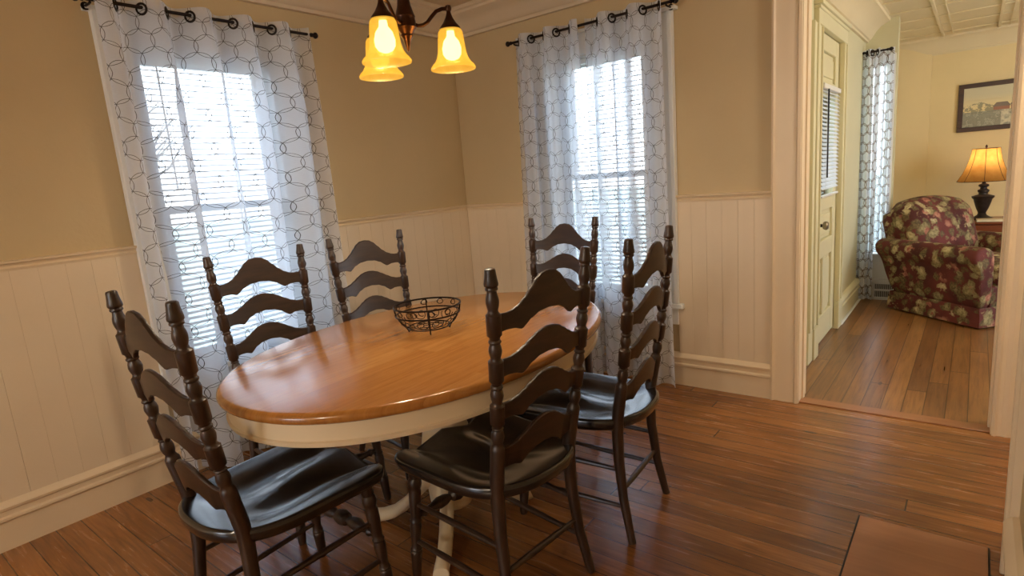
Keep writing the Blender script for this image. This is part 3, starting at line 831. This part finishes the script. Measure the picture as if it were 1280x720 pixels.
for a in (-71, 57, 180):
    d = Vector((math.cos(math.radians(a)), math.sin(math.radians(a)), 0)); rr = .146
    def q(r, z): return d * r + Vector((0, 0, zz(z)))
    m = MB(); m.tube([q(.026, 1.806), q(.040, 1.801), q(.056, 1.803), (q(.072, 1.812)), q(.088, 1.830), q(.104, 1.846), q(.124, 1.854), q(.146, 1.856)], .0062, 10)
    m.lathe([(0, .0), (.009, .002), (.011, .010), (.009, .018), (0, .022)], (d.x * rr, d.y * rr, zz(1.846)), 14)
    arm = m.build('arm', M['bronze'], ch)
    m = MB(); m.lathe([(.006, zz(1.850)), (.009, zz(1.836)), (.013, zz(1.826)), (.022, zz(1.810)), (.034, zz(1.796)), (.036, zz(1.787)), (.030, zz(1.785))], (d.x * rr, d.y * rr, 0), 22); m.build('socket_cap', M['bronze'], ch)
    m = MB(); sp_ = [(.028, 1.792), (.036, 1.790), (.041, 1.780), (.0435, 1.762), (.0455, 1.740), (.048, 1.718), (.053, 1.700), (.061, 1.686), (.070, 1.677), (.0755, 1.669), (.0745, 1.663)]
    inn = [(r - .003, z + (.001 if z > 1.68 else .002)) for r, z in reversed(sp_[:-1])]
    m.lathe([(r, zz(z)) for r, z in sp_ + inn], (d.x * rr, d.y * rr, 0), 32, caps=False)
    sh = m.build('glass_shade', M['amber'], ch, ang=70)
    m = MB(); m.lathe([(.012, zz(1.785)), (.014, zz(1.768)), (.026, zz(1.752)), (.032, zz(1.730)), (.0305, zz(1.712)), (.022, zz(1.699)), (.008, zz(1.693)), (0, zz(1.692))], (d.x * rr, d.y * rr, 0), 20)
    m.build('light_bulb', M['bulb'], sh)
    L = bpy.data.lights.new('bulb_light', 'POINT'); L.energy = 8.5; L.color = (1.0, .80, .56); L.shadow_soft_size = .03
    lo = bpy.data.objects.new('bulb_light', L); COL.objects.link(lo); lo.location = (CX + d.x * rr, CY + d.y * rr, 1.674)

# ------------------------------------------------------------------ floor hatch
ht = empty('floor_hatch', (2.862, -1.30, 0))
m = MB(); m.box(-.178, .178, -.31, .31, 0, .0045); m.build('panel', M['hatch'], ht, bevel=.001)
m = MB()
for q in ((-.184, -.178, -.316, .316), (.178, .184, -.316, .316), (-.178, .178, -.316, -.31), (-.178, .178, .31, .316)): m.box(*q, 0, .0012)
m.build('gap', M['grille'], ht, smooth=False)
tag(ht, 'plain plywood hatch panel set in the floorboards near the right wall', 'hatch')

# ------------------------------------------------------------------ living room
LX, LY = 2.16, 4.30; JY, JX = 2.74, 2.388
FX = 5.2
LHC = 2.34
DY0, DY1, DH = .855, 1.575, 2.035
m = MB()
m.box(LX - .055, LX, WT, DY0, 0, LHC); m.box(LX - .055, LX, DY1, JY, 0, LHC); m.box(LX - .055, LX, DY0, DY1, DH, LHC)
struct(m.build('wall_entry', M['livgreen'], smooth=False))
m = MB(); m.box(LX - .055, 2.205, JY, JY + .1, 0, LHC); m.box(2.352, JX, JY, JY + .1, 0, LHC); m.box(2.205, 2.352, JY, JY + .1, 0, .40); m.box(2.205, 2.352, JY, JY + .1, 1.98, LHC)
m.loft([[Vector((x, y, z)) for x, y in ((JX, JY + .1), (2.21, LY), (2.18, LY), (JX - .03, JY + .1))] for z in (0, LHC)])
struct(m.build('wall_alcove', M['livgreen'], smooth=False))
m = MB(); m.box(2.15, FX, LY, LY + .1, 0, LHC)
m.loft([[Vector((x, y, z)) for x, y in ((2.20, LY - .075), (2.535, LY - .012), (2.545, LY + .05), (2.20, LY + .05))] for z in (0, LHC)])
struct(m.build('wall_far', M['livwall'], smooth=False))
m = MB(); m.box(FX, FX + .1, WT, 1.2, 0, LHC); m.box(FX, FX + .1, 2.6, LY, 0, LHC); m.box(FX, FX + .1, 1.2, 2.6, 0, .6); m.box(FX, FX + .1, 1.2, 2.6, 2.0, LHC); m.box(4.4, FX, WT - .1, WT, 0, LHC)  # unseen opening added in this wall to bring daylight into the living room
struct(m.build('wall_living_side', M['livwall'], smooth=False))
m = MB(); m.box(LX - .12, FX + .1, .03, LY + .1, -.05, .0)
struct(m.build('floor_living', M['floor2'], smooth=False))
m = MB(); m.box(LX - .12, FX + .1, WT, LY + .1, LHC, LHC + .06)
# pressed tin ribs
for i in range(7):
    x = 2.62 + i * .42; m.box(x - .012, x + .012, WT, LY, LHC - .012, LHC); m.box(x + .07, x + .082, WT, LY, LHC - .007, LHC)
for j in range(9):
    y = .3 + j * .46; m.box(LX, FX, y - .008, y + .008, LHC - .008, LHC)
struct(m.build('ceiling_living', M['livceil'], smooth=False, bevel=.003))
COVE = [(0, 2.175), (.020, 2.175), (.022, 2.19), (.034, 2.195), (.048, 2.215), (.070, 2.25), (.105, 2.288), (.150, 2.312), (.165, 2.316), (.170, 2.334), (.185, 2.34), (0, 2.34)]
m = MB(); m.extrude_profile(COVE, (LX, WT, 0), (LX, JY, 0), (1, 0, 0))
c2 = [(o * .6, z + .0) for o, z in COVE]
m.extrude_profile(c2, (2.22, LY, 0), (FX, LY, 0), (0, -1, 0))
struct(m.build('trim_9', M['livceil'], ang=25))
m = MB(); m.extrude_profile(BASE, (LX, DY1 + .115, 0), (LX, JY, 0), (1, 0, 0)); struct(m.build('baseboard_entry', M['door'], ang=25))
m = MB(); m.box(LX + .022, LX + .042, DY1 + .115, JY - .05, 0, .016); struct(m.build('trim_10', M['white'], bevel=.006))

# entry door
m = MB()
for y0, y1 in ((DY0 - .235, DY0 - .12), (DY0 - .115, DY0), (DY1, DY1 + .115)):
    m.box(LX, LX + .024, y0, y1, .0, DH); m.box(LX, LX + .034, y0 - .003, y0 + .014, .21, DH - .004); m.box(LX, LX + .034, y1 - .014, y1 + .002, .21, DH - .004)
m.box(LX, LX + .030, DY0 - .113, DY1 + .113, DH - .002, DH + .10); m.box(LX, LX + .05, DY0 - .125, DY1 + .125, DH + .10, DH + .125); m.box(LX, LX + .038, DY0 - .12, DY1 + .12, DH + .08, DH + .10)
for y0, y1 in ((DY0 - .12, DY0 + .004), (DY1 - .004, DY1 + .12)): m.box(LX + .001, LX + .036, y0, y1, 0.0005, .208)
struct(m.build('trim_11', M['door'], bevel=.004))
dr = empty('door_1', (LX, DY0, 0)); struct(dr, 'pale cream entry door with a blind over its glass')
DWd = DY1 - DY0
m = MB(); xf, xb = -.004, -.044
st = .105
def dbx(y0, y1, z0, z1, a=xb, b=xf): m.box(a, b, y0, y1, z0, z1)
dbx(0, st, .012, DH - .004); dbx(DWd - st, DWd, .012, DH - .004)
for z0, z1 in ((.012, .20), (.60, .72), (.92, 1.015), (1.665, 1.75), (1.93, DH - .004)): dbx(st, DWd - st, z0, z1)
dbx(DWd / 2 - .045, DWd / 2 + .045, .20, .60)
m.build('door_leaf', M['door'], dr, bevel=.006)
for y0, y1, z0, z1 in ((st, DWd / 2 - .045, .20, .60), (DWd / 2 + .045, DWd - st, .20, .60), (st, DWd - st, .72, .92), (st, DWd - st, 1.75, 1.93)):
    m = MB(); m.box(-.036, -.022, y0, y1, z0, z1); m.box(-.026, -.013, y0 + .03, y1 - .03, z0 + .03, z1 - .03); m.build('door_panel', M['door'], dr, bevel=.008)
m = MB(); m.box(-.034, -.030, st, DWd - st, 1.015, 1.665); m.build('door_glass', M['glass'], dr, smooth=False)
Mk = Matrix.Translation((-.012, .155, .835)) @ Matrix.Rotation(PI / 2, 4, 'Y')
m = MB(); m.lathe([(.026, 0), (.026, .004), (.012, .010), (.010, .030)], M=Mk, n=20); kn = m.build('door_knob', M['blackmetal'], dr)
m = MB(); m.lathe([(.010, .030), (.022, .034), (.028, .044), (.028, .056), (.020, .064), (0, .066)], M=Mk, n=24); m.build('knob_head', M['nickel'], kn)
m = MB(); m.box(-.012, .008, .045, .10, 1.02, 1.055); m.box(-.012, .004, .050, .062, 1.055, 1.12); m.build('latch', M['blackmetal'], dr, bevel=.003)
make_blind('white slatted blind hanging over the glass of the cream entry door', lambda u, d, z: Vector((LX + d, u, z)), DY0 + .085, DY1 - .085, 1.72, 1.03, math.radians(42), .014, pitch=.025, sw=.027, wand=False, nm='door_blind')
o = bpy.data.objects['door_blind']
m = MB(); m.tube([(.018, -.17, -.03), (.018, -.17, -.58)], .005, 6); m.build('tilt_wand', M['rod'], o)
# strike plate on the casing
sp0 = empty('strike_plate', (LX + .024, DY0 - .24, 1.17))
# alcove window, sill, register
wn = empty('window_3', (2.28, JY, .40)); struct(wn)
m = MB(); m.box(-.090, -.072, -.02, .06, 0, 1.60); m.box(.070, .100, -.02, .06, 0, 1.60); m.box(-.09, .10, -.02, .06, 1.58, 1.66); m.build('window_frame', M['white'], wn, bevel=.003)
m = MB(); m.box(-.10, .104, -.04, .06, -.02, .004); m.build('window_stool', M['white'], wn, bevel=.004)
m = MB(); m.box(-.075, .072, .050, .054, 0, 1.58); m.build('window_pane', M['glass'], wn, smooth=False)
m = MB(); m.box(2.165, JX + .02, JY - .012, JY, .17, .38); m.box(2.165, JX + .03, JY - .06, JY, .155, .178)
struct(m.build('trim_12', M['white'], bevel=.004))
rg = empty('floor_register', (2.350, JY - .062, 0)); tag(rg, 'white slotted vent grille at floor level beside the floral armchair', 'vent')
m = MB(); m.box(-.075, .095, .0, .06, 0, .022); m.box(-.075, .095, 0, .06, .078, .092); m.box(-.075, .095, 0, .06, .140, .155); m.box(-.075, -.060, 0, .06, 0, .155); m.box(.08, .095, 0, .06, 0, .155)
for i in range(15):
    x = -.056 + i * .0096; m.box(x, x + .003, .004, .012, .02, .142)
m.build('grille_frame', M['white'], rg, smooth=False)
m = MB(); m.box(-.06, .08, .02, .058, .02, .142); m.build('grille_back', M['grille'], rg, smooth=False)
bpy.data.objects.remove(sp0)
m = MB(); m.box(LX + .024, LX + .0262, DY0 - .250 + .02, DY0 - .215 + .02, 1.16, 1.30); m.build('strike_plate', M['trim'], bpy.data.objects['trim_11'])
m = MB(); m.box(LX + .0262, LX + .0275, DY0 - .222, DY0 - .203, 1.225, 1.245); m.build('strike_hole', M['grille'], bpy.data.objects['trim_11'])
# curtain in the alcove
PA = lambda u, d, z: Vector((u, JY - d, z))
rod = make_rod(PA, 2.17, 2.335, .165, 2.075, 'short black curtain rod above the living room curtain', (2.19,))
make_curtain(PA, 2.150, 2.285, .150, 2.10, .02, .075, 2.19, .028, 'long white ring-patterned curtain hanging beyond the entry door, left of the armchair', G, mat='sheer2', rod_z=2.075, seed=12, grom=True)
make_curtain(PA, 2.262, 2.374, .050, 2.10, .42, .075, 2.27, .020, 'short bright ring-patterned curtain over the narrow window right behind the armchair', G, mat='sheer2', seed=15, grom=False)

# ------------------------------------------------------------------ armchair
arm = empty('armchair', (2.995, 2.435, 0), math.atan2(-.655, .755))
tag(arm, 'burgundy floral upholstered armchair with rolled arms in the next room', 'armchair')
# local: +x is forward, y lateral
def soft(name, pts_fn, **k): pass
def cushion(m, x0, x1, y0, y1, z0, z1, r=.05, puff=.02, n=7, M_=None, shear=None):
    """rounded puffy box"""
    cx, cy, cz = (x0 + x1) / 2, (y0 + y1) / 2, (z0 + z1) / 2; hx, hy, hz = (x1 - x0) / 2, (y1 - y0) / 2, (z1 - z0) / 2
    bm = bmesh.new(); bmesh.ops.create_cube(bm, size=2.0); bmesh.ops.subdivide_edges(bm, edges=bm.edges, cuts=n, use_grid_fill=True)
    idx = {}; vs = []; fs = []
    for i, v in enumerate(bm.verts):
        idx[v] = i; p = Vector((v.co.x * hx, v.co.y * hy, v.co.z * hz))
        core = Vector((max(-hx + r, min(hx - r, p.x)), max(-hy + r, min(hy - r, p.y)), max(-hz + r, min(hz - r, p.z))))
        d = p - core
        if d.length > 1e-6: p = core + d.normalized() * r
        u, v_, w_ = v.co.x, v.co.y, v.co.z
        p.z += puff * (1 - u * u) * (1 - v_ * v_) * w_
        p.x += puff * .6 * (1 - w_ * w_) * (1 - v_ * v_) * u
        p = p + Vector((cx, cy, cz))
        if shear: p = shear(p)
        if M_: p = M_ @ p
        vs.append(p)
    for f in bm.faces: fs.append([idx[v] for v in f.verts])
    bm.free(); m.add(vs, fs)
AW, AD = .42, .40
m = MB(); cushion(m, -.36, .36, -.30, .30, .10, .30, .03, .0); m.build('seat_base', M['floral'], arm, ang=70)
m = MB(); cushion(m, -.24, .40, -.265, .265, .29, .44, .05, .025); m.build('seat_cushion', M['floral'], arm, ang=80)
for s in (-1, 1):
    m = MB()
    rings = []
    for x, k in ((-.37, .94), (-.30, 1), (0, 1), (.28, 1), (.345, 1.0), (.372, .96)):
        o = [(.285, .10), (.40, .10), (.405, .30), (.41, .42), (.445, .445), (.462, .49), (.450, .54), (.41, .572), (.35, .575), (.300, .55), (.285, .50), (.283, .40)]
        c0 = (.36, .42)
        rings.append([Vector((x - (.34 * b_ if x < -.2 else 0), s * (c0[0] + (a_ - c0[0]) * k), c0[1] + (b_ - c0[1]) * k)) for a_, b_ in o])
    m.loft(rings); ao = m.build('arm', M['floral'], arm, ang=70)
    sd = ao.modifiers.new('sub', 'SUBSURF'); sd.levels = 1; sd.render_levels = 2
lean = lambda p: Vector((p.x - .30 * max(0, p.z - .25), p.y * (1 - .28 * max(0, p.z - .72)), p.z))
m = MB(); cushion(m, -.475, -.34, -.33, .33, .12, .77, .06, .01, shear=lean); m.build('back_frame', M['floral'], arm, ang=80)
m = MB(); cushion(m, -.41, -.16, -.32, .32, .42, .84, .09, .05, n=9, shear=lean); m.build('back_cushion', M['floral'], arm, ang=80)
m = MB()
n = 12
sk = []
def edge(A, B, nseg):
    return [Vector(A).lerp(Vector(B), i / nseg) for i in range(nseg)]
loop = edge((.385, -.415, 0), (.385, .415, 0), 14) + edge((.385, .415, 0), (-.385, .415, 0), 14) + edge((-.385, .415, 0), (-.385, -.415, 0), 14) + edge((-.385, -.415, 0), (.385, -.415, 0), 14)
for z, k in ((.012, 1.02), (.08, 1.008), (.14, 1.0), (.15, .985)):
    sk.append([Vector((p.x * k + (.004 * math.sin(i * 1.9) if z < .1 else 0), p.y * k + (.004 * math.cos(i * 1.7) if z < .1 else 0), z)) for i, p in enumerate(loop)])
m.loft(sk, caps=False); m.build('skirt', M['floral'], arm, ang=50)

# ------------------------------------------------------------------ end table, lamp, papers
et = empty('end_table', (3.17, 3.86, 0)); tag(et, 'brown wooden end table with a drawer behind the floral armchair', 'table')
TZ = .575
m = MB(); m.box(-.30, .36, -.26, .26, TZ - .022, TZ); m.build('table_top', M['endtable'], et, bevel=.006)
m = MB(); m.box(-.27, .33, -.235, .235, TZ - .16, TZ - .022); m.build('table_case', M['endtable'], et, bevel=.003)
m = MB(); m.box(-.24, .30, -.246, -.235, TZ - .148, TZ - .034); dw = m.build('drawer', M['endtable'], et, bevel=.004)
m = MB(); m.lathe([(.006, 0), (.006, .012), (.014, .018), (.013, .026), (0, .03)], n=16, M=Matrix.Translation((.03, -.246, TZ - .09)) @ Matrix.Rotation(PI / 2, 4, 'X')); m.build('knob', M['nickel'], dw)
for x in (-.25, .31):
    for y in (-.215, .215):
        m = MB(); m.loft([[Vector((x + a_ * s_, y + b_ * s_, z)) for a_, b_ in ((-1, -1), (1, -1), (1, 1), (-1, 1))] for z, s_ in ((0, .014), (TZ - .16, .022))]); m.build('leg', M['endtable'], et, bevel=.003)
tl = empty('table_lamp', (3.005, 3.84, TZ + .0005)); tag(tl, 'lit table lamp with parchment bell shade and dark urn base', 'lamp')
m = MB(); m.lathe([(.085, 0), (.088, .008), (.080, .018), (.062, .026), (.038, .042), (.030, .060), (.034, .075), (.045, .10), (.056, .135), (.066, .17), (.070, .19), (.084, .205), (.086, .218), (.060, .228), (.036, .236), (.034, .25), (.044, .262), (.044, .275), (.026, .285), (.024, .30), (.040, .312), (.038, .325), (.016, .335), (.012, .36)], n=28)
m.build('lamp_base', M['lampbase'], tl)
m = MB(); m.tube([(0, 0, .355), (0, 0, .46)], .008, 10); m.tube([(.0, 0, .40), (.055, 0, .46), (.05, 0, .57), (0, 0, .665)], .002, 6); m.tube([(.0, 0, .40), (-.055, 0, .46), (-.05, 0, .57), (0, 0, .665)], .002, 6); m.lathe([(.004, .655), (.010, .665), (.008, .68), (0, .69)], n=12); m.build('harp', M['bronze'], tl)
m = MB()
sh = [(.205, .36), (.190, .385), (.165, .43), (.140, .49), (.118, .56), (.106, .62), (.102, .655)]
N8 = 48
m.loft([[Vector((r * (1 - .02 * (1 - abs(math.cos(4 * (2 * PI * k / N8))))) * math.cos(2 * PI * k / N8), r * (1 - .02 * (1 - abs(math.cos(4 * (2 * PI * k / N8))))) * math.sin(2 * PI * k / N8), z)) for k in range(N8)] for r, z in sh], caps=False)
so = m.build('lamp_shade', M['shade'], tl, ang=80)
m = MB()
for k in range(8):
    a = 2 * PI * k / 8; m.tube([Vector((r * 1.003 * math.cos(a), r * 1.003 * math.sin(a), z)) for r, z in sh], .002, 5)
m.tube(circ(.205, .36), .003, 6, closed=True); m.tube(circ(.102, .655), .003, 6, closed=True); m.build('shade_trim', M['frame'], so)
m = MB(); m.lathe([(.010, .43), (.014, .45), (.028, .49), (.026, .52), (.012, .54), (0, .543)], n=18); m.build('light_bulb', M['lampbulb'], tl)
L = bpy.data.lights.new('lamp_light', 'POINT'); L.energy = 4.0; L.color = (1.0, .78, .48); L.shadow_soft_size = .04
lo = bpy.data.objects.new('lamp_light', L); COL.objects.link(lo); lo.location = (3.005, 3.84, TZ + .56)
pb = empty('magazine', (3.06, 3.70, TZ)); tag(pb, 'pale flat magazine lying on the end table in front of the lamp', 'magazine')
pb.location = (3.10, 3.655, TZ + .0005); pb.rotation_euler = (0, 0, .08)
m = MB(); m.box(-.13, .13, -.05, .05, .003, .022); m.build('pages', M['paper'], pb, smooth=False)
m = MB(); m.box(-.133, .133, -.053, .053, 0, .003); m.box(-.133, .133, -.053, .053, .022, .025); m.box(-.133, -.130, -.053, .053, .003, .022); m.build('cover', simple('faded_cover', rgb(190, 170, 130), .5), pb, smooth=False)

# ------------------------------------------------------------------ picture on the far wall
pc = empty('framed_picture', (3.30, LY, 1.40)); tag(pc, 'dark framed plank picture of a snowy farm with trees on the far wall', 'picture')
PW, PH = .535, .455
m = MB(); f_ = .042
m.box(-PW, PW, -.030, -.001, 0, f_); m.box(-PW, PW, -.030, -.001, PH - f_, PH); m.box(-PW, -PW + f_, -.030, -.001, f_, PH - f_); m.box(PW - f_, PW, -.030, -.001, f_, PH - f_)
m.build('frame', M['frame'], pc, bevel=.004)
def print_mat():
    t = NT('plank_print'); x, y, z = t.sep(t.coord())[:3]
    n1 = t.noise(t.coord(), 9, 5, .65)[0]; n2 = t.noise(t.coord(), 26, 4, .6)[0]
    sky = t.ramp(z, [(.20, rgb(222, 204, 150)), (.34, rgb(196, 190, 160))])
    snow = t.ramp(n2, [(.35, rgb(140, 140, 124)), (.6, rgb(206, 200, 172))])
    col = t.mix(t.math('LESS_THAN', z, .185), sky, snow)
    left = t.math('MULTIPLY', t.math('LESS_THAN', x, -.20), t.math('GREATER_THAN', n2, .46))
    hl = t.math('LESS_THAN', t.math('ADD', z, t.math('MULTIPLY', n1, .15)), t.math('ADD', .37, t.math('MULTIPLY', t.math('ABSOLUTE', t.math('ADD', x, .38)), -.55)))
    col = t.mix(t.math('MULTIPLY', t.math('MULTIPLY', left, hl), .75), col, rgb(108, 112, 98))
    hr = t.math('LESS_THAN', t.math('ADD', z, t.math('MULTIPLY', n1, .16)), t.math('ADD', .47, t.math('MULTIPLY', t.math('ABSOLUTE', t.math('ADD', x, -.14)), -.8)))
    rt = t.math('MULTIPLY', t.math('GREATER_THAN', x, -.02), t.math('GREATER_THAN', n2, .44))
    col = t.mix(t.math('MULTIPLY', t.math('MULTIPLY', rt, hr), .8), col, rgb(78, 92, 84))
    return t.done(t.bsdf(col, .6))
m = MB()
for z0, z1 in ((f_, .168), (.170, .292), (.294, PH - f_)): m.box(-PW + f_, PW - f_, -.016, -.004, z0, z1)
pr_ = m.build('plank_print', print_mat(), pc, smooth=False)
m = MB()
for x0, x1, z0, z1, hr in ((-.26, -.14, .185, .215, .04), (-.13, -.01, .180, .225, .035), (.0, .06, .18, .205, .03)):
    m.box(x0, x1, -.0175, -.016, z0, z1, 0)
    vs = [Vector((x0 - .01, -.0178, z1)), Vector((x1 + .01, -.0178, z1)), Vector((x1 - .02, -.0178, z1 + hr)), Vector((x0 + .02, -.0178, z1 + hr))]
    m.add(vs + [v + Vector((0, .0018, 0)) for v in vs], [(0, 1, 2, 3), (7, 6, 5, 4), (0, 4, 5, 1), (1, 5, 6, 2), (2, 6, 7, 3), (3, 7, 4, 0)], 1)
m.build('painted_barn', [simple('painted_red_barn', rgb(150, 104, 84), .6), simple('painted_grey_roof', rgb(120, 108, 96), .6)], pr_, smooth=False)

# ------------------------------------------------------------------ added fill lights, out of view, to brighten the rooms
def lamp(name, loc, e, c, r=.12):
    L = bpy.data.lights.new(name, 'POINT'); L.energy = e; L.color = c; L.shadow_soft_size = r
    o = bpy.data.objects.new(name, L); COL.objects.link(o); o.location = loc
lamp('fill_light_rear', (2.75, -6.3, 2.1), 80.0, (1.0, .89, .72))  # added fill from behind the camera, no fixture modelled
lamp('fill_light_living', (4.1, .75, 2.1), 34.0, (1.0, .90, .72))  # added fill that lifts the living room walls
lamp('fill_light_passage', (3.8, -.7, 2.1), 34.0, (1.0, .95, .86))  # added fill through the side opening, lifts the right-hand floor
